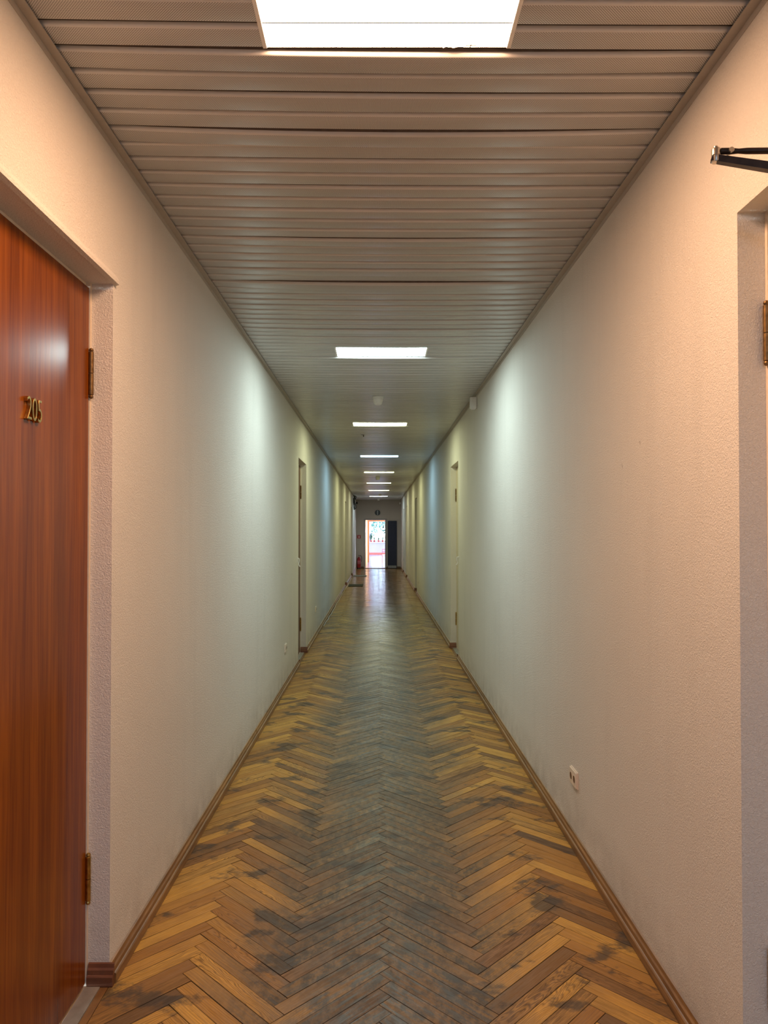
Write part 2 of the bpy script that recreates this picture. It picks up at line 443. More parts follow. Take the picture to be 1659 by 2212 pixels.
b = MB(); b.box((XL - WT, YB - 0.3, 0.11), (XR + WT, YE + 0.2, 0.2)); b.build('ceiling_slab', M_dark, ceiling)

def ceiling_trim(name, xi, sgn, label):
    b = MB(); w = 0.030
    prof = [(0, 0.012), (0, -0.022), (0.002, -0.022), (0.0025, -0.004), (w, -0.004), (w, -0.001), (0.0035, -0.001), (0.0035, 0.012)]
    b.extrude(prof, YB, YE, 0, lambda a, y, z: (xi - sgn * a, y, CZ + z - 0.0045))
    return tag(b.build(name, M_trim), label, 'trim', kind='structure')
ceiling_trim('trim_1', XL, -1, 'narrow beige metal edge trim between ceiling slats and left wall')
ceiling_trim('trim_2', XR, 1, 'narrow beige metal edge trim between ceiling slats and right wall')

# ------------------------------------------------------------------ ceiling lights
ORD = ['unseen ceiling light panel above and behind the viewer', 'nearest ceiling light panel, glaring warm white, cut by the top edge',
       'cool white ceiling light panel, second along the corridor, before the first smoke detector',
       'third ceiling light panel along the corridor, just past the white smoke detector',
       'fourth ceiling light panel along the corridor, throwing a blue patch on both walls',
       'fifth ceiling light panel along the corridor, before the second smoke detector',
       'sixth ceiling light panel along the corridor, just past the second smoke detector',
       'seventh ceiling light panel along the corridor, before the third smoke detector',
       'last ceiling light panel, closest to the end wall']
for i, (ly, colr, st) in enumerate(LIGHTS):
    L = empty('ceiling_light', (0.025, ly + 0.15, CZ))
    tag(L, ORD[i], 'ceiling light', 'recessed ceiling light panels along the corridor')
    hx = (LIGHT_X1 - LIGHT_X0) / 2
    m = lamp_material(colr, LAMP * st)
    for j in range(3):
        p = MB(); y0 = -0.15 + 0.1 * j + 0.003
        p.box((-hx + 0.012, y0, 0.000), (hx - 0.012, y0 + 0.094, 0.005), 0, 1)
        p.m[-6] = 0                     # only the underside gives light
        p.build('diffuser', [m, M_white], L)
    h = MB()                            # sheet-metal tray above the diffuser
    h.box((-hx, -0.15, 0.075), (hx, 0.15, 0.078))
    for q in (-1, 1):
        h.box((q * hx - 0.001, -0.15, 0.004), (q * hx + 0.001, 0.15, 0.075)); h.box((-hx, q * 0.1495 - 0.0005, 0.007), (hx, q * 0.1495 + 0.0005, 0.075))
    h.build('tray', M_white, L)
    if i == 1:                          # flakes and a wire clip caught at the far edge of the diffuser
        e = MB()
        for cx_, w_, h_ in ((0.165, 0.010, 0.006), (0.200, 0.022, 0.006)):
            e.add([(cx_ - w_, 0.1462, 0.0), (cx_ + w_, 0.1462, 0.0), (cx_ + w_ * 0.2, 0.1400, -h_ * 0.6), (cx_ - w_ * 0.6, 0.1425, -h_), (cx_, 0.1475, -0.001)], [(0, 1, 2, 3), (0, 4, 1), (1, 4, 2), (2, 4, 3), (3, 4, 0)])
        e.build('stuck_flakes', M_rebate, L)
        e = MB(); e.tube([(0.235, 0.146, -0.001), (0.236, 0.128, -0.005)], 0.0018, 6); e.tube([(0.222, 0.136, -0.003), (0.250, 0.136, -0.003)], 0.0014, 6)
        e.build('wire_clip', M_iron, L)
    for q in (-1, 1):
        e = MB(); e.box((q * (hx - 0.006) - 0.006, -0.148, -0.004), (q * (hx - 0.006) + 0.006, 0.148, 0.004), 0.0015)
        e.build('end_strip', M_white, L)

# ------------------------------------------------------------------ parquet floor
floor = tag(empty('floor', (0, 0, 0)), 'worn herringbone parquet floor of ochre and brown oak boards', 'floor', kind='structure')
b = MB(); b.box((XL - WT, YB - 0.3, -0.2), (XR + WT, YE + T, -0.007)); b.build('subfloor', M_dark, floor)
BL, BW, OX = 0.495, 0.060, -0.305
S2 = math.sqrt(0.5)
UU, NN, VV = Vector((S2, S2)), Vector((-S2, S2)), Vector((S2, -S2))
def clip(poly, axis, val, keep_less):
    out = []
    for i in range(len(poly)):
        a, c = poly[i], poly[(i + 1) % len(poly)]
        ia = (a[axis] <= val) == keep_less; ic = (c[axis] <= val) == keep_less
        if ia: out.append(a)
        if ia != ic:
            t = (val - a[axis]) / (c[axis] - a[axis]); out.append(a + (c - a) * t)
    return out
def inset(poly, d):
    n = len(poly); out = []
    for i in range(n):
        p, a, c = poly[i], poly[i - 1], poly[(i + 1) % n]
        e1 = (p - a).normalized(); e2 = (c - p).normalized()
        n1 = Vector((-e1.y, e1.x)); n2 = Vector((-e2.y, e2.x))
        k = n1 + n2; k = k / max(0.25, 1 + n1.dot(n2)); out.append(p + k * d)
    return out
rnd = random.Random(21)
FX0, FX1, FY0, FY1 = XL + 0.004, XR - 0.004, YB, YE + 0.02
boards = []
period = BW * math.sqrt(2)
for c2 in range(-3, 4):
    for kind in (0, 1):
        O = Vector((OX + c2 * BL * math.sqrt(2), 0))
        if kind: O = O + UU * BL + NN * BW
        d, q = (UU, NN) if kind == 0 else (VV, UU)
        for j in range(int((FY0 - 1) / period), int((FY1 + 1) / period) + 1):
            P = O + Vector((0, j * period))
            poly = [P, P + d * BL, P + d * BL + q * BW, P + q * BW]
            cen = sum(poly, Vector((0, 0))) / 4
            if cen.x < FX0 - 0.25 or cen.x > FX1 + 0.25: continue
            for ax, val, less in ((0, FX0, False), (0, FX1, True), (1, FY0, False), (1, FY1, True)):
                poly = clip(poly, ax, val, less)
                if len(poly) < 3: break
            if len(poly) < 3: continue
            clean = [poly[i] for i in range(len(poly)) if (poly[i] - poly[i - 1]).length > 1e-4]
            if len(clean) < 3: continue
            area = abs(sum(clean[i - 1].x * clean[i].y - clean[i].x * clean[i - 1].y for i in range(len(clean)))) / 2
            if area < 2e-4: continue
            boards.append((cen, P, d, q, clean))
def board_geo(bd, cx=0.0, cy=0.0):
    cen, P, d, q, poly = bd
    r = (rnd.random(), rnd.random(), rnd.random())
    tl, tw, tz = rnd.gauss(0, 0.0032), rnd.gauss(0, 0.014), rnd.gauss(0, 0.0002)
    def hz(p):
        l = p - cen; return tz + max(-0.0008, min(0.0008, l.dot(d) * tl + l.dot(q) * tw))
    g = rnd.uniform(0.00025, 0.00065)
    p0 = inset(poly, g); p1 = inset(poly, g + 0.0009); p2 = inset(poly, g + 0.0016); n = len(poly)
    v = [(p.x - cx, p.y - cy, -0.0065) for p in p0] + [(p.x - cx, p.y - cy, hz(p) - 0.0010) for p in p0] + \
        [(p.x - cx, p.y - cy, hz(p)) for p in p1] + [(p.x - cx, p.y - cy, hz(p)) for p in p2]
    f = []
    for L in range(3):
        for i in range(n):
            f.append((L * n + i, L * n + (i + 1) % n, (L + 1) * n + (i + 1) % n, (L + 1) * n + i))
    f.append(tuple(range(3 * n, 4 * n)))
    uv = [((p - P).dot(d), (p - P).dot(q)) for ring in (p0, p0, p1, p2) for p in ring]
    rim = [1.0] * (2 * n) + [0.75] * n + [0.0] * n
    return v, f, uv, r, rim
def board_mesh(name, geos, loc, mat):
    V, F, UV, C, R = [], [], [], [], []
    for v, f, uv, r, rim in geos:
        bb = len(V); V += v; F += [tuple(i + bb for i in q) for q in f]; UV += uv; R += rim
        C += [r] * len(v)
    me = bpy.data.meshes.new(name); me.from_pydata(V, [], F); me.materials.append(mat)
    ul = me.uv_layers.new(name='UVMap')
    li = [0] * len(me.loops); me.loops.foreach_get('vertex_index', li)
    ul.data.foreach_set('uv', [x for i in li for x in UV[i]])
    a = me.attributes.new('board', 'FLOAT_COLOR', 'POINT'); a.data.foreach_set('color', [x for r in C for x in (*r, 1.0)])
    a = me.attributes.new('rim', 'FLOAT', 'POINT'); a.data.foreach_set('value', R)
    me.update()
    o = bpy.data.objects.new(name, me); COL.objects.link(o); o.parent = floor; o.location = loc
    return o
vis = [bd for bd in boards if bd[0].y > 2.22]
vis.sort(key=lambda bd: bd[0].y)
near, rest = vis[:298], vis[298:] + [bd for bd in boards if bd[0].y <= 2.22]
for bd in near:
    board_mesh('parquet_board', [board_geo(bd, bd[0].x, bd[0].y)], (bd[0].x, bd[0].y, 0), M_parquet)
o = board_mesh('parquet_boards_run', [board_geo(bd) for bd in rest], (0, 0, 0), M_parquet); o['kind'] = 'stuff'
o.name = 'parquet_run'
# plain boards that carry the floor into the door recesses
b = MB()
for (y0, y1) in DOORS_L: b.box((XL - 0.10, y0, -0.006), (XL + 0.003, y1, -0.0003))
for (y0, y1) in DOORS_R: b.box((XR - 0.003, y0, -0.006), (XR + 0.10, y1, -0.0003))
b.build('recess_floor', wood('recess_floor_wood', (0.30, 0.15, 0.05), (0.16, 0.08, 0.03), (14, 3, 10)), floor)

# ------------------------------------------------------------------ skirting boards
SK = [(0.0, 0.0), (0.0215, 0.0), (0.0225, 0.004), (0.0225, 0.033), (0.0190, 0.0365), (0.0150, 0.0380), (0.0135, 0.0530), (0.0095, 0.0570), (0.0080, 0.0590), (0.0055, 0.0710), (0.0, 0.0735)]
REC = 0.078       # how far a door sits back from the wall face
def skirting(name, xi, sgn, doors, label):
    root = tag(empty(name, (xi, 0, 0)), label, 'skirting board', kind='structure')
    y = YB; cuts = []
    for y0, y1 in doors: cuts.append((y, y0)); y = y1
    cuts.append((y, YE))
    for a0, a1 in cuts:
        n = max(1, int(round((a1 - a0) / 2.4))); s = (a1 - a0) / n
        for j in range(n):
            e = 0.002 if j < n - 1 else 0.0
            b = MB(); jog = random.uniform(0, 0.0025)
            b.extrude(SK, a0 + j * s, a0 + (j + 1) * s - e, 0, lambda a, yy, z: (-sgn * (a + (jog if a > 0.003 else 0)), yy, z + 0.0006))
            b.build('skirting_length', M_base, root)
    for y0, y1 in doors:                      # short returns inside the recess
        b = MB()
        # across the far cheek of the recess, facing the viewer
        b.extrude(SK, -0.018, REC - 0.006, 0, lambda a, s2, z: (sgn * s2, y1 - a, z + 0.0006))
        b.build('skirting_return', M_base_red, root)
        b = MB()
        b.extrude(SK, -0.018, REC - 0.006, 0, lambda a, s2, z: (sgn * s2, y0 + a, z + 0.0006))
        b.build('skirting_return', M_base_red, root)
    return root
skirting('baseboard_left', XL, -1, DOORS_L, 'brown wooden skirting board along the left wall')
skirting('baseboard_right', XR, 1, DOORS_R, 'brown wooden skirting board along the right wall')
root = tag(empty('baseboard_back', (0, YE, 0)), 'dark skirting board along the end wall beside the bright doorway', 'skirting board', kind='structure')
for x0, x1 in ((XL + 0.026, DX0 - 0.02), (DX1 + 0.02, XR - 0.026)):
    b = MB(); b.extrude(SK, x0, x1, 0, lambda a, x, z: (x, -a, z * 1.25 + 0.0006)); b.build('skirting_length', M_brownd, root)

# ------------------------------------------------------------------ doors in the side walls
def hinge_mb(r, h):
    g = 0.0012
    prof_b = [(r * 0.2, -h / 2 - r * 1.7), (r * 0.75, -h / 2 - r * 1.4), (r * 0.95, -h / 2 - r * 0.8), (r * 0.7, -h / 2 - r * 0.2), (r, -h / 2), (r, -g)]
    prof_t = [(r, g), (r, h / 2), (r * 0.7, h / 2 + r * 0.2), (r * 0.95, h / 2 + r * 0.8), (r * 0.75, h / 2 + r * 1.4), (r * 0.2, h / 2 + r * 1.7)]
    return prof_b, prof_t
def make_door(name, xi, sgn, y0, y1, label, leaf_mat, hinge_far=True, hinge_z=(0.36, 2.13), handle='lever', digits=None, hinge_mats=(M_brass, M_brass_d), strip=True):
    """xi wall plane, sgn -1 left wall / +1 right wall; door stands REC behind the wall face"""
    root = tag(empty(name, (xi + sgn * REC, (y0 + y1) / 2, 0)), label, 'door', kind='structure')
    hw = (y1 - y0) / 2; fx = 0.014            # frame face shown round the leaf
    # local x: +out towards the corridor
    def X(a): return -sgn * a
    def bx(mb, a0, b0, c0, a1, b1, c1, bev=0.0): 
        xa, xb = sorted((X(a0), X(a1))); mb.box((xa, b0, c0), (xb, b1, c1), bev)
    f = MB()
    bx(f, -0.09, -hw + 0.0005, 0, 0.003, -hw + fx, DOOR_H); bx(f, -0.09, hw - fx, 0, 0.003, hw - 0.0005, DOOR_H); bx(f, -0.09, -hw + fx, DOOR_H - fx, -0.012, hw - fx, DOOR_H - 0.0005)
    f.build('door_frame', M_frame, root)
    lf = MB(); bx(lf, -0.045, -hw + fx + 0.003, 0.010, 0.0, hw - fx - 0.003, DOOR_H - fx - 0.005, 0.0015)
    lf.build('door_leaf', leaf_mat, root)
    hy = (hw - fx) if hinge_far else (-hw + fx)
    for n, hz in enumerate(hinge_z):
        r = 0.0085; pb, pt = hinge_mb(r, 0.150)
        h = MB(); h.lathe(pb, 14, (X(0.0075), hy, hz)); hb = h.build('hinge', hinge_mats[min(n, 1)], root, smooth=True)
        h = MB(); h.lathe(pt, 14, (X(0.0075), hy, hz)); h.build('hinge_knuckle', hinge_mats[min(n, 1)], hb, smooth=True)
    ly = -hy * 0.86 if hinge_far else -hy * 0.86
    if handle:
        mt = M_maroon if handle == 'maroon' else M_white if handle == 'white' else M_steel
        pl = MB(); bx(pl, 0.0, ly - 0.018, 0.88, 0.006, ly + 0.018, 1.08, 0.002); pl.build('handle_plate', M_brass_d, root)
        hd = MB(); dd = 1 if hinge_far else -1
        hd.tube(spline([(X(0.004), ly, 0.975), (X(0.035), ly, 0.975), (X(0.050), ly + dd * 0.012, 0.978), (X(0.052), ly + dd * 0.06, 0.985), (X(0.050), ly + dd * 0.115, 0.992)], 6), 0.0095, 12)
        hd.build('handle', mt, root, smooth=True)
    if strip:
        s = MB(); bx(s, 0.003, -hw + 0.002, 0.0, 0.055, hw - 0.026, 0.006, 0.001); s.build('threshold_strip', M_strip, root)
    if digits:
        dh, gap = 0.068, 0.0325
        for n, ch in enumerate(digits):
            cu = bpy.data.curves.new('digit', 'FONT'); cu.body = ch; cu.size = dh / 0.69; cu.extrude = 0.0045; cu.bevel_depth = 0.0008
            cu.align_x = 'CENTER'; cu.offset = -0.0016
            tmp = bpy.data.objects.new('tmp', cu); COL.objects.link(tmp)
            me = bpy.data.meshes.new_from_object(tmp.evaluated_get(bpy.context.evaluated_depsgraph_get()))
            bpy.data.objects.remove(tmp)
            me.materials.clear(); me.materials.append(M_brass)
            o = bpy.data.objects.new('digit', me); COL.objects.link(o); o.parent = root
            o.rotation_euler = (math.radians(90), 0, math.radians(90) * (-sgn)); o.scale = (0.66, 1, 1)
            o.location = (X(0.006), (n - 1) * gap * (-sgn) * 1.0 + (2.107 - (y0 + y1) / 2), 1.932 - dh / 2)
    return root
make_door('door_1', XL, -1, *DOORS_L[0], 'varnished orange-brown wooden door numbered 205 at the left edge', M_door, True, (0.37, 2.13), 'maroon', '205')
make_door('door_2', XL, -1, *DOORS_L[1], 'recessed brown door with brown hinges, second on the left wall', M_brownd, True, (0.37, 2.09), 'steel')
make_door('door_3', XL, -1, *DOORS_L[2], 'far recessed door on the left wall beside the dark doormat', M_brownd, True, (0.37, 2.09), 'white', strip=False)
make_door('door_4', XL, -1, *DOORS_L[3], 'last recessed door on the left wall, under the hanging cables', M_brownd, True, (0.37, 2.09), 'steel', strip=False)
make_door('door_5', XR, 1, *DOORS_R[0], 'pale door with brass hinge in the deep recess at the right edge', M_creamd, True, (0.37, 2.115), None)
make_door('door_6', XR, 1, *DOORS_R[1], 'recessed cream door in the middle of the right wall', M_creamd, True, (0.40, 2.07), 'steel')
make_door('door_7', XR, 1, *DOORS_R[2], 'recessed dark door on the right wall, next beyond the middle one', M_brownd, True, (0.40, 2.07), 'white', strip=False)
make_door('door_8', XR, 1, *DOORS_R[3], 'far recessed yellowish door on the right wall, last but one', M_creamd, True, (0.40, 2.07), 'steel', strip=False)
make_door('door_9', XR, 1, *DOORS_R[4], 'last recessed door on the right wall, nearest the end wall', M_greyd, True, (0.40, 2.07), 'steel', strip=False)

# plaster bead over the first doorway
b = MB(); b.extrude([(0, 0), (0.016, 0.004), (0.016, 0.016), (0.008, 0.034), (0, 0.040)], DOORS_L[0][0] - 0.02, DOORS_L[0][1] + 0.016, 0,
                    lambda a, y, z: (XL + a, y, DOOR_H - 0.002 + z))
tag(b.build('trim_3', M_wall), 'rounded plaster bead along the top of the 205 doorway', 'trim', kind='structure')

# ------------------------------------------------------------------ door closer on the right
cl = tag(empty('door_closer', (0.986, 1.62, 2.45)), 'dark metal door closer with bent arm above the doorway at right', 'door closer')
O = Vector((0.986, 1.62, 2.45))
E0 = Vector((0.818, 1.735, 2.490)) - O
p1 = Vector((0.976, 1.700, 2.479)) - O; p2 = Vector((1.020, 1.655, 2.398)) - O
b = MB(); q0 = E0 + Vector((0.010, -0.003, 0.004))
b.tube([q0, q0.lerp(p1, 0.14), q0.lerp(p1, 0.26), q0.lerp(p1, 0.38), p1], [0.0078, 0.0078, 0.0058, 0.0074, 0.0076], 16); b.build('upper_rod', M_iron, cl, smooth=True)
b = MB(); b.lathe([(0.0062, -0.0095), (0.0062, 0.0095)], 14, q0.lerp(p1, 0.14), axis='Y'); b.build('rivet', M_steel, cl, smooth=True)
dirv = (p2 - E0).normalized(); sidev = dirv.cross(Vector((0, 0, 1))).normalized(); upv = sidev.cross(dirv)
def barpts(a, w, h): return [a + sidev * sx * w + upv * sz * h for sx, sz in ((-1, -1), (1, -1), (1, 1), (-1, 1))]
s0 = E0 + Vector((0, 0, -0.014)) - dirv * 0.010
b = MB(); b.add(barpts(s0, 0.009, 0.0075) + barpts(p2, 0.011, 0.0105), [(0, 1, 5, 4), (1, 2, 6, 5), (2, 3, 7, 6), (3, 0, 4, 7), (3, 2, 1, 0), (4, 5, 6, 7)]); b.build('lower_arm', M_iron, cl)
b = MB(); b.lathe([(0.0095, -0.022), (0.0105, -0.020), (0.0105, -0.007), (0.0096, -0.006), (0.0105, -0.005), (0.0105, 0.010), (0.009, 0.012), (0.0055, 0.012), (0.005, 0.017), (0.002, 0.018)], 18, E0)
b.build('elbow_pivot', M_steel, cl, smooth=True)
b = MB(); b.box((p1.x - 0.006, p1.y - 0.030, p1.z - 0.016), (-0.0005, p1.y + 0.030, p1.z + 0.016), 0.003); b.build('wall_shoe', M_iron, cl)
b = MB(); b.box((0.010, -0.19, -0.082), (0.0765, 0.06, -0.030), 0.006); b.build('closer_body', M_iron, cl)

# ------------------------------------------------------------------ sockets, hooks, sensor, detectors
def outlet(xi, sgn, y, z, label):
    r = tag(empty('wall_outlet', (xi, y, z)), label, 'socket')
    def X(a): return -sgn * a
    def bx(mb, a0, b0, c0, a1, b1, c1, bev=0.0):
        xa, xb = sorted((X(a0), X(a1))); mb.box((xa, b0, c0), (xb, b1, c1), bev)
    b = MB(); bx(b, 0.0, -0.062, -0.042, 0.005, 0.062, 0.042, 0.002); b.build('back_plate', M_outlet, r)
    b = MB(); bx(b, 0.005, -0.059, -0.039, 0.0125, 0.059, 0.039, 0.004); b.build('cover', M_outlet, r)
    for s in (-1, 1):
        prof = [(0.0215, 0.0128), (0.0215, 0.0136), (0.019, 0.0136), (0.0185, 0.0130)]
        b = MB(); b.lathe([(q, X(h)) for q, h in prof], 24, (0, s * 0.029, 0), 'X'); rim = b.build('socket_ring', M_outlet, r, smooth=True)
        b = MB(); b.lathe([(0.018, X(0.0126)), (0.018, X(0.0132))], 24, (0, s * 0.029, 0), 'X'); b.build('socket_recess', M_brownd, r)
    return r
outlet(XR, 1, 3.634, 0.345, 'ivory double wall socket low on the right wall near the viewer')
outlet(XR, 1, 17.6, 0.34, 'small white wall socket low on the right wall near the dark door')
outlet(XL, -1, 7.296, 0.405, 'white wall socket low on the left wall just before the brown door')
outlet(XL, -1, 10.84, 0.415, 'white wall socket low on the left wall past the second left door')

def wall_hook(xi, sgn, y, z, label):
    r = tag(empty('wall_hook', (xi, y, z)), label, 'hook')
    def X(a): return -sgn * a
    b = MB(); xa, xb = sorted((0, X(0.006))); b.box((xa, -0.014, -0.02), (xb, 0.014, 0.045), 0.002); b.build('hook_plate', M_white, r)
    b = MB(); b.tube(spline([(X(0.004), 0, 0.03), (X(0.022), 0, 0.028), (X(0.026), 0, 0.0), (X(0.020), 0, -0.035), (X(0.030), 0, -0.060), (X(0.038), 0, -0.062)], 5), 0.006, 8)
    b.build('hook_arm', M_white, r, smooth=True)
wall_hook(XL, -1, 8.36, 1.235, 'small white hook on left wall beside the brown door')
wall_hook(XR, 1, 8.79, 1.235, 'small white hook on right wall beside the cream door')

s = tag(empty('motion_sensor', (XR, 7.19, 2.86)), 'white box motion sensor high on right wall under the ceiling', 'sensor')
b = MB(); b.box((-0.068, -0.03, -0.055), (-0.004, 0.03, 0.055), 0.004); b.build('housing', M_white, s)
b = MB(); b.box((-0.006, -0.02, -0.02), (0.0, 0.02, 0.075), 0.001); b.build('bracket', M_white, s)
b = MB(); b.extrude([(-0.062, -0.055), (-0.010, -0.055), (-0.016, -0.068), (-0.056, -0.068)], -0.02, 0.02); b.build('lens', M_white, s)

DET = [(0.0, 7.27, 'white smoke detector on the ceiling, largest and nearest, before the third light'),
       (-0.005, 17.9, 'second smoke detector along the ceiling, between the fifth and sixth lights'),
       (0.07, 26.1, 'third smoke detector along the ceiling, just before the last light'),
       (0.02, 29.6, 'last smoke detector on the ceiling, right by the end wall')]
for x, y, lab in DET:
    r = tag(empty('smoke_detector', (x, y, CZ - 0.009)), lab, 'smoke detector', 'smoke detectors along the corridor ceiling')
    b = MB(); b.lathe([(0.050, -0.016), (0.056, -0.014), (0.056, 0.0)], 28); b.build('base', M_white, r, smooth=True)
    b = MB(); b.lathe([(0.012, -0.078), (0.034, -0.076), (0.042, -0.068), (0.044, -0.056), (0.049, -0.046), (0.052, -0.030), (0.050, -0.016)], 28); b.build('head', M_white, r, smooth=True)
    b = MB(); b.lathe([(0.030, -0.0805), (0.030, -0.076)], 24); b.build('cap', M_white, r, smooth=True)
h = tag(empty('ceiling_clip', (-0.207, 10.12, CZ - 0.008)), 'tiny dark clip sticking out of the ceiling past the third light', 'clip')
b = MB(); b.box((-0.03, -0.02, -0.006), (0.012, 0.02, 0.004), 0.001); b.build('plate', M_iron, h)
b = MB(); b.tube([(0.0, 0, -0.004), (0.006, 0, -0.02), (0.0, 0, -0.032)], 0.006, 8); b.build('tongue', M_iron, h)

# ------------------------------------------------------------------ cables, mats
cb = tag(empty('cable_bundle', (XL + 0.02, 26.6, CZ - 0.03)), 'tangle of black and white cables hanging in the far left ceiling corner', 'cables')
rr = random.Random(5)
for n in range(7):
    dx = rr.uniform(0.03, 0.13); lo = rr.uniform(0.25, 0.5); y0 = rr.uniform(-0.12, 0.12)
    pts = [(0.01, y0, 0.0), (dx * 0.9, y0 + 0.02, -0.05), (dx * 0.5, y0, -lo * 0.5), (dx, y0 - 0.03, -lo), (dx * 0.4, y0 + 0.03, -lo - 0.03), (0.015, y0 + 0.05, -lo * 0.55), (dx * 0.6, y0 + 0.02, -0.1), (0.01, y0 + 0.06, 0.0)]
    b = MB(); b.tube(spline(pts, 6), 0.009, 6); b.build('cable', M_cable_w if n in (2, 5) else M_rubber, cb, smooth=True)
b = MB(); b.box((0.0, -0.08, -0.30), (0.045, 0.06, -0.10), 0.006); b.build('junction_box', M_rubber, cb)
pts = []; y = 12.0
while y < 24.8:
    if not (20.5 < y < 21.5): pts.append((XL + 0.030 + rr.uniform(0, 0.016), y, 0.0065 + rr.uniform(0, 0.002)))
    y += 0.33
b = MB(); b.tube(spline(pts, 3), 0.0055, 6)
tag(b.build('floor_cable', M_cable_w, smooth=True), 'thin pale cable lying loosely along the far left skirting board', 'cable')

def mat(x0, y0, x1, y1, m, label):
    b = MB(); b.box((x0, y0, 0.001), (x1, y1, 0.013), 0.004); r = b.build('doormat', m); tag(r, label, 'doormat'); return r
mat(XL + 0.08, 20.75, -0.44, 21.6, M_mat_d, 'dark doormat on the floor outside the far left door')
mat(XL + 0.06, 25.4, -0.40, 26.0, M_mat_g, 'grey doormat on the floor outside the last left door')

# ------------------------------------------------------------------ end wall things
c = tag(empty('wall_clock', (-0.02, YE, 2.385)), 'round dark wall clock with white hands above the bright doorway', 'clock')
b = MB(); b.lathe([(0.112, 0.0), (0.114, -0.02), (0.108, -0.030), (0.100, -0.026)], 40, axis='Y'); b.build('clock_case', M_black, c, smooth=True)
b = MB(); b.lathe([(0.101, -0.018), (0.101, -0.0262)], 40, axis='Y'); b.build('clock_face', plain('dark_clock_face', (0.035, 0.03, 0.028), 0.4), c)
b = MB(); b.box((-0.011, -0.0300, -0.012), (0.011, -0.0275, 0.095), 0.0005); b.build('minute_hand', M_white, c)
b = MB(); b.box((-0.011, -0.0330, -0.095), (0.011, -0.0305, -0.022), 0.0005); b.build('hour_hand', M_white, c)

s = tag(empty('fire_sign', (-0.815, YE, 1.355)), 'small red square fire sign with white symbol on the end wall', 'sign')
b = MB(); b.box((-0.072, -0.004, -0.072), (0.072, 0.0, 0.072), 0.001); b.build('sign_plate', M_signred, s)
b = MB(); b.lathe([(0.004, 0.046), (0.012, 0.040), (0.016, 0.026), (0.016, -0.046), (0.014, -0.050)], 12, (0.008, -0.004, 0)); 
b.v = [(x, -0.004 + (y + 0.004) * 0.1 - 0.0012, z) for x, y, z in b.v]; b.build('symbol', M_white, s)

e = tag(empty('fire_extinguisher', (-0.805, YE - 0.14, 0.0006)), 'red fire extinguisher standing on the floor in the far left corner', 'fire extinguisher')
b = MB(); b.lathe([(0.070, 0.0), (0.086, 0.004), (0.086, 0.040), (0.080, 0.046)], 28); b.build('foot', M_rubber, e, smooth=True)
b = MB(); b.lathe([(0.080, 0.036), (0.082, 0.05), (0.082, 0.40), (0.076, 0.44), (0.055, 0.475), (0.030, 0.49), (0.026, 0.505)], 28); b.build('cylinder', M_red, e, smooth=True)
b = MB(); b.lathe([(0.0830, 0.20), (0.0835, 0.202), (0.0835, 0.345), (0.0830, 0.347)], 28, caps=False); b.build('instruction_band', plain('faded_red_label', (0.42, 0.10, 0.11), 0.5), e, smooth=True)
b = MB(); b.lathe([(0.024, 0.500), (0.024, 0.545), (0.016, 0.556)], 16); b.build('valve', M_steel, e, smooth=True)
b = MB(); b.box((-0.012, -0.115, 0.548), (0.012, 0.02, 0.556), 0.002); b.box((-0.012, -0.11, 0.578), (0.012, 0.02, 0.586), 0.002); b.box((-0.012, 0.0, 0.553), (0.012, 0.02, 0.58), 0.002); b.build('grip', M_rubber, e)
b = MB(); b.tube(spline([(0.02, 0, 0.535), (0.07, -0.02, 0.560), (0.112, -0.03, 0.50), (0.115, -0.03, 0.38), (0.098, -0.03, 0.30)], 6), 0.010, 10); b.build('hose', M_rubber, e, smooth=True)

# dark leaf of the double door, folded back on the end wall
d = tag(empty('door_10', (0.415, YE, 0.0)), 'dark navy door leaf folded back on the end wall beside the bright doorway', 'door', kind='structure')
b = MB(); b.box((0.0, -0.058, 0.014), (0.385, -0.014, 2.035), 0.003); b.build('door_leaf', M_navy, d)
b = MB(); b.box((0.006, -0.0605, 0.03), (0.365, -0.0585, 0.135), 0.0005); b.build('kick_plate', plain('scuffed_kick_plate', (0.30, 0.29, 0.27), 0.5, 0.2), d)
for z in (0.3, 1.0, 1.75):
    b = MB(); b.lathe([(0.008, z - 0.05), (0.008, z + 0.05)], 12, (-0.006, -0.045, 0)); b.build('hinge', M_steel, d)
b = MB()
b.box((DX0 - 0.045, YE - 0.014, 0), (DX0 + 0.012, YE + T + 0.01, DZ)); b.box((DX1 - 0.012, YE - 0.014, 0), (DX1 + 0.075, YE + T + 0.01, DZ)); b.box((DX0 - 0.045, YE - 0.014, DZ - 0.012), (DX1 + 0.075, YE + T + 0.01, DZ + 0.045))
tag(b.build('trim_4', plain('taupe_doorframe_paint', (0.36, 0.31, 0.27), 0.5, var=0.06)), 'taupe painted frame around the bright doorway at the corridor end', 'door frame', kind='structure')
b = MB(); b.box((DX0, YE - 0.02, -0.002), (DX1, YE + T, 0.020), 0.004)
tag(b.build('trim_5', M_brownd), 'dark wooden threshold under the bright doorway', 'threshold', kind='structure')
for x, z, m, nm, lab in ((XL + 0.035, 2.80, M_black, 'alarm_sounder', 'small black alarm sounder high on the end wall near the left corner'),
                         (XR - 0.045, 2.79, M_white, 'wall_device', 'small white device high on the end wall near the right corner')):
    r = tag(empty(nm, (x, YE, z)), lab, 'alarm' if m is M_black else 'device')  # the white one is a plain device that gives no light
    b = MB(); b.box((-0.03, -0.03, -0.045), (0.03, 0.0, 0.045), 0.006); b.build('housing', m, r)
    b = MB(); b.lathe([(0.018, -0.028), (0.016, -0.040), (0.006, -0.046)], 14, axis='Y'); b.build('front', m, r, smooth=True)

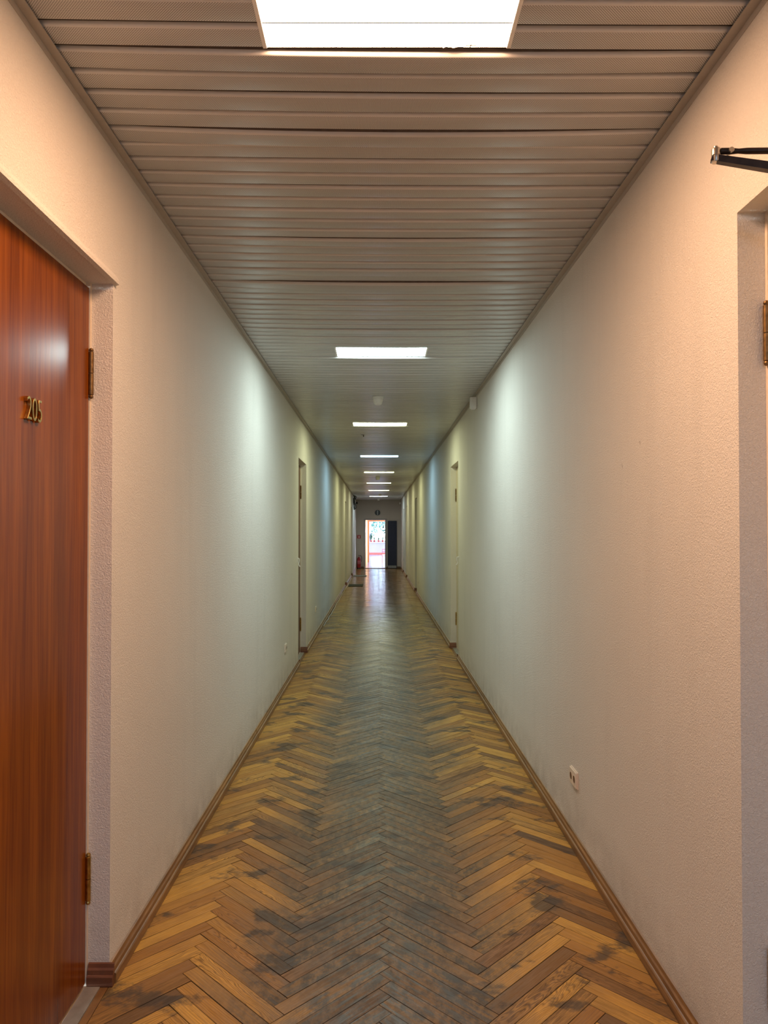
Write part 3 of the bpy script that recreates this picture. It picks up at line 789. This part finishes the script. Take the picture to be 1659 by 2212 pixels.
# ------------------------------------------------------------------ lobby and hall beyond the doorway
Y1, Y2 = 37.3, 49.6
lobby = tag(MB().box((-0.76, YE + T, 0), (-0.535, Y1, 2.6)).build('wall_lobby_left', M_orange), 'orange wall of the lobby seen through the doorway', 'wall', kind='structure')
b = MB(); b.box((1.6, YE + T, 0), (1.8, YE + 1.4, 2.6)); b.box((1.6, Y1 - 0.5, 0), (1.8, Y1, 2.6)); b.box((1.6, YE + 1.4, 0), (1.8, Y1 - 0.5, 0.8)); b.box((1.6, YE + 1.4, 2.4), (1.8, Y1 - 0.5, 2.6))
tag(b.build('wall_lobby_right', M_hallwall), 'unseen right wall of the lobby, with a wide opening added for daylight', 'wall', kind='structure')  # out of view; the opening is added to daylight the lobby
tag(MB().box((-0.76, YE + T, 2.6), (1.8, Y1, 2.7)).build('ceiling_lobby', M_hallwall), 'pale ceiling of the lobby beyond the doorway', 'ceiling', kind='structure')
b = MB(); b.box((-4.2, Y1, 0), (-0.5, Y1 + 0.2, 3.1)); b.box((1.1, Y1, 0), (4.2, Y1 + 0.2, 3.1)); b.box((-0.5, Y1, 2.16), (1.1, Y1 + 0.2, 3.1))
tag(b.build('wall_hall_front', M_hallwall), 'hall wall with the opening from the lobby', 'wall', kind='structure')
b = MB(); b.box((-0.535, Y1 - 0.02, 0), (-0.455, Y1 + 0.21, 2.10)); b.box((1.02, Y1 - 0.02, 0), (1.1, Y1 + 0.21, 2.10)); b.box((-0.535, Y1 - 0.02, 2.10), (1.1, Y1 + 0.21, 2.165))
tag(b.build('trim_6', M_jamb), 'orange wooden frame of the opening between lobby and hall', 'door frame', kind='structure')
tag(MB().box((-4.4, YE + T, -0.2), (4.4, Y2 + 0.3, -0.001)).build('floor_hall', M_hallfloor), 'glossy lavender floor of the lobby and hall', 'floor', kind='structure')
tag(MB().box((-4.4, Y1, 3.1), (4.4, Y2 + 0.3, 3.2)).build('ceiling_hall', M_hallwall), 'pale ceiling of the hall', 'ceiling', kind='structure')
SZ, WZ = 0.86, 2.35
b = MB(); b.box((-4.2, Y2, 0), (4.2, Y2 + 0.25, SZ - 0.06)); b.box((-4.2, Y2, WZ), (4.2, Y2 + 0.25, 3.1))
b.box((-4.2, Y2, SZ - 0.06), (-2.9, Y2 + 0.25, WZ)); b.box((2.7, Y2, SZ - 0.06), (4.2, Y2 + 0.25, WZ)); b.box((-0.75, Y2, SZ - 0.06), (-0.56, Y2 + 0.25, WZ))
tag(b.build('wall_hall_back', M_hallwall), 'pale lavender far wall of the hall under the windows', 'wall', kind='structure')
for nm, x in (('wall_hall_left', -4.4), ('wall_hall_right', 4.2)):  # side walls out of view, openings added to bring more daylight in
    b = MB(); b.box((x, Y1, 0), (x + 0.2, Y2 + 0.25, 0.5)); b.box((x, Y1, 2.7), (x + 0.2, Y2 + 0.25, 3.1))
    for q in range(6):
        yy = Y1 + q * 2.41; b.box((x, yy, 0.5), (x + 0.2, yy + 0.4, 2.7))
    tag(b.build(nm, M_hallwall), f'{"left" if x < 0 else "right"} side wall of the hall, unseen, with openings added for daylight', 'wall', kind='structure')
tag(MB().box((-4.15, Y2 - 0.02, 0.0), (4.15, Y2, 0.14), 0.003).build('baseboard_hall', M_redbase), 'coral red skirting along the far wall of the hall', 'skirting board', kind='structure')

def window(name, x0, x1, n, label):
    r = tag(empty(name, ((x0 + x1) / 2, Y2, SZ)), label, 'window', kind='structure')
    hw = (x1 - x0) / 2; H = WZ - SZ; fr = MB(); w = 0.05
    fr.box((-hw, 0.10, 0), (hw, 0.17, w)); fr.box((-hw, 0.10, H - w), (hw, 0.17, H))
    fr.box((-hw, 0.10, w), (-hw + w, 0.17, H - w)); fr.box((hw - w, 0.10, w), (hw, 0.17, H - w))
    fr.build('window_frame', M_winframe, r)
    s = (2 * hw - 2 * w) / n
    for k in range(n):
        a = -hw + w + k * s
        f = MB(); e = 0.045
        f.box((a, 0.09, w), (a + e, 0.16, H - w)); f.box((a + s - e, 0.09, w), (a + s, 0.16, H - w)); f.box((a + e, 0.09, w), (a + s - e, 0.16, w + e)); f.box((a + e, 0.09, H - w - e), (a + s - e, 0.16, H - w))
        sh = f.build('sash', M_winframe, r)
        MB().box((a + e, 0.12, w + e), (a + s - e, 0.126, H - w - e)).build('pane', M_glass, sh)
    MB().box((-hw, -0.16, -0.055), (hw, 0.11, 0.0), 0.006).build('window_sill', M_winframe, r)
    return r
window('window_1', -0.56, 2.7, 6, 'white framed hall window with potted plants on its sill')
window('window_2', -2.9, -0.75, 4, 'unseen white framed hall window added for daylight, left of the one with plants')  # never in view, put in only for the daylight it admits

PX = [-0.47, -0.25, 0.045, 0.32, 0.53]
WHO = ['first from the left on the hall window sill', 'second from the left on the hall window sill', 'in the middle of the hall window sill', 'fourth from the left on the hall window sill', 'last to the right on the hall window sill']
for n, x in enumerate(PX):
    r = tag(empty('potted_plant', (x, Y2 - 0.07, SZ)), 'small pot plant in a reddish pot, ' + WHO[n], 'plant', 'pot plants on the hall window sill')
    b = MB(); b.lathe([(0.045, 0.0), (0.052, 0.004), (0.070, 0.115), (0.078, 0.118), (0.078, 0.145), (0.070, 0.148), (0.066, 0.135)], 20); b.build('pot', M_pot, r, smooth=True)
    MB().lathe([(0.066, 0.125), (0.066, 0.132)], 16).build('soil', M_bark, r)
    b = MB(); rp = random.Random(40 + n); hh = [0.55, 0.32, 0.22, 0.30, 0.4][n]
    for q in range(26):
        a = rp.uniform(0, 6.28); l = rp.uniform(0.4, 1) * hh; lean = rp.uniform(0.1, 0.5)
        p0 = Vector((math.cos(a) * 0.02, math.sin(a) * 0.02, 0.13)); p1 = p0 + Vector((math.cos(a) * l * lean * 0.5, math.sin(a) * l * lean * 0.3, l * 0.6)); p2 = p0 + Vector((math.cos(a) * l * lean, math.sin(a) * l * lean * 0.6, l))
        t = Vector((-math.sin(a), math.cos(a), 0)) * rp.uniform(0.012, 0.025)
        b.add([p0 - t * 0.3, p0 + t * 0.3, p1 + t, p2, p1 - t], [(0, 1, 2, 3, 4)])
    b.build('leaves', M_leaf, r, recalc=False)

ch = tag(empty('chair', (0.40, 35.4, 0.0)), 'red tubular chair just inside the bright doorway', 'chair')
for sx in (-1, 1):
    for sy in (-1, 1):
        top = 0.72 if sy < 0 else 0.43
        MB().tube([(sx * 0.19, sy * 0.19, 0.0), (sx * 0.185, sy * 0.185, 0.43), (sx * 0.185, sy * 0.195, top)], 0.011, 10).build('leg', M_redtube, ch, smooth=True)
MB().box((-0.20, -0.20, 0.43), (0.20, 0.20, 0.455), 0.008).build('seat', M_winframe, ch)
for z in (0.715, 0.60):
    MB().tube([(-0.185, -0.195, z), (0, -0.205, z), (0.185, -0.195, z)], 0.011, 10).build('back_rail', M_redtube, ch, smooth=True)

# ------------------------------------------------------------------ outdoors
tag(MB().box((-60, Y2 + 0.3, -1.2), (60, 140, -1.0)).build('ground', M_lawn), 'green lawn outside the hall windows', 'ground', kind='structure')
def tree(x, y, h, rad, seed, label):
    r = tag(empty('tree', (x, y, -1.0)), label, 'tree'); q = random.Random(seed)
    MB().tube(spline([(0, 0, 0), (0.1, 0.05, h * 0.3), (-0.05, 0, h * 0.6), (0.1, 0, h * 0.9)], 5), [0.22 - 0.012 * i for i in range(16)], 10).build('trunk', M_bark, r, smooth=True)
    for k in range(4):
        a = k * 1.6 + q.random(); z = h * q.uniform(0.4, 0.6)
        MB().tube([(0, 0, z), (math.cos(a) * rad * 0.4, math.sin(a) * rad * 0.4, z + h * 0.15), (math.cos(a) * rad * 0.7, math.sin(a) * rad * 0.7, z + h * 0.22)], [0.09, 0.06, 0.03], 7).build('branch', M_bark, r, smooth=True)
    b = MB()
    for k in range(1500):
        u = Vector((q.gauss(0, 1), q.gauss(0, 1), q.gauss(0, 1))).normalized() * (q.random() ** 0.45) * rad
        c = Vector((u.x, u.y, h * 0.66 + u.z * 0.95)); s = q.uniform(0.08, 0.17)
        a = Vector((q.gauss(0, 1), q.gauss(0, 1), q.gauss(0, 1))).normalized(); w = a.orthogonal().normalized()
        b.add([c - a * s, c + w * s * 0.5, c + a * s, c - w * s * 0.5], [(0, 1, 2, 3)])
    o = b.build('foliage', M_tree, r, recalc=False); o['kind'] = 'stuff'
tree(-1.2, 60.0, 5.0, 1.5, 1, 'dense green tree outside, behind the left panes of the window')
tree(1.3, 62.0, 5.6, 1.5, 2, 'dense green tree outside, behind the right panes of the window')
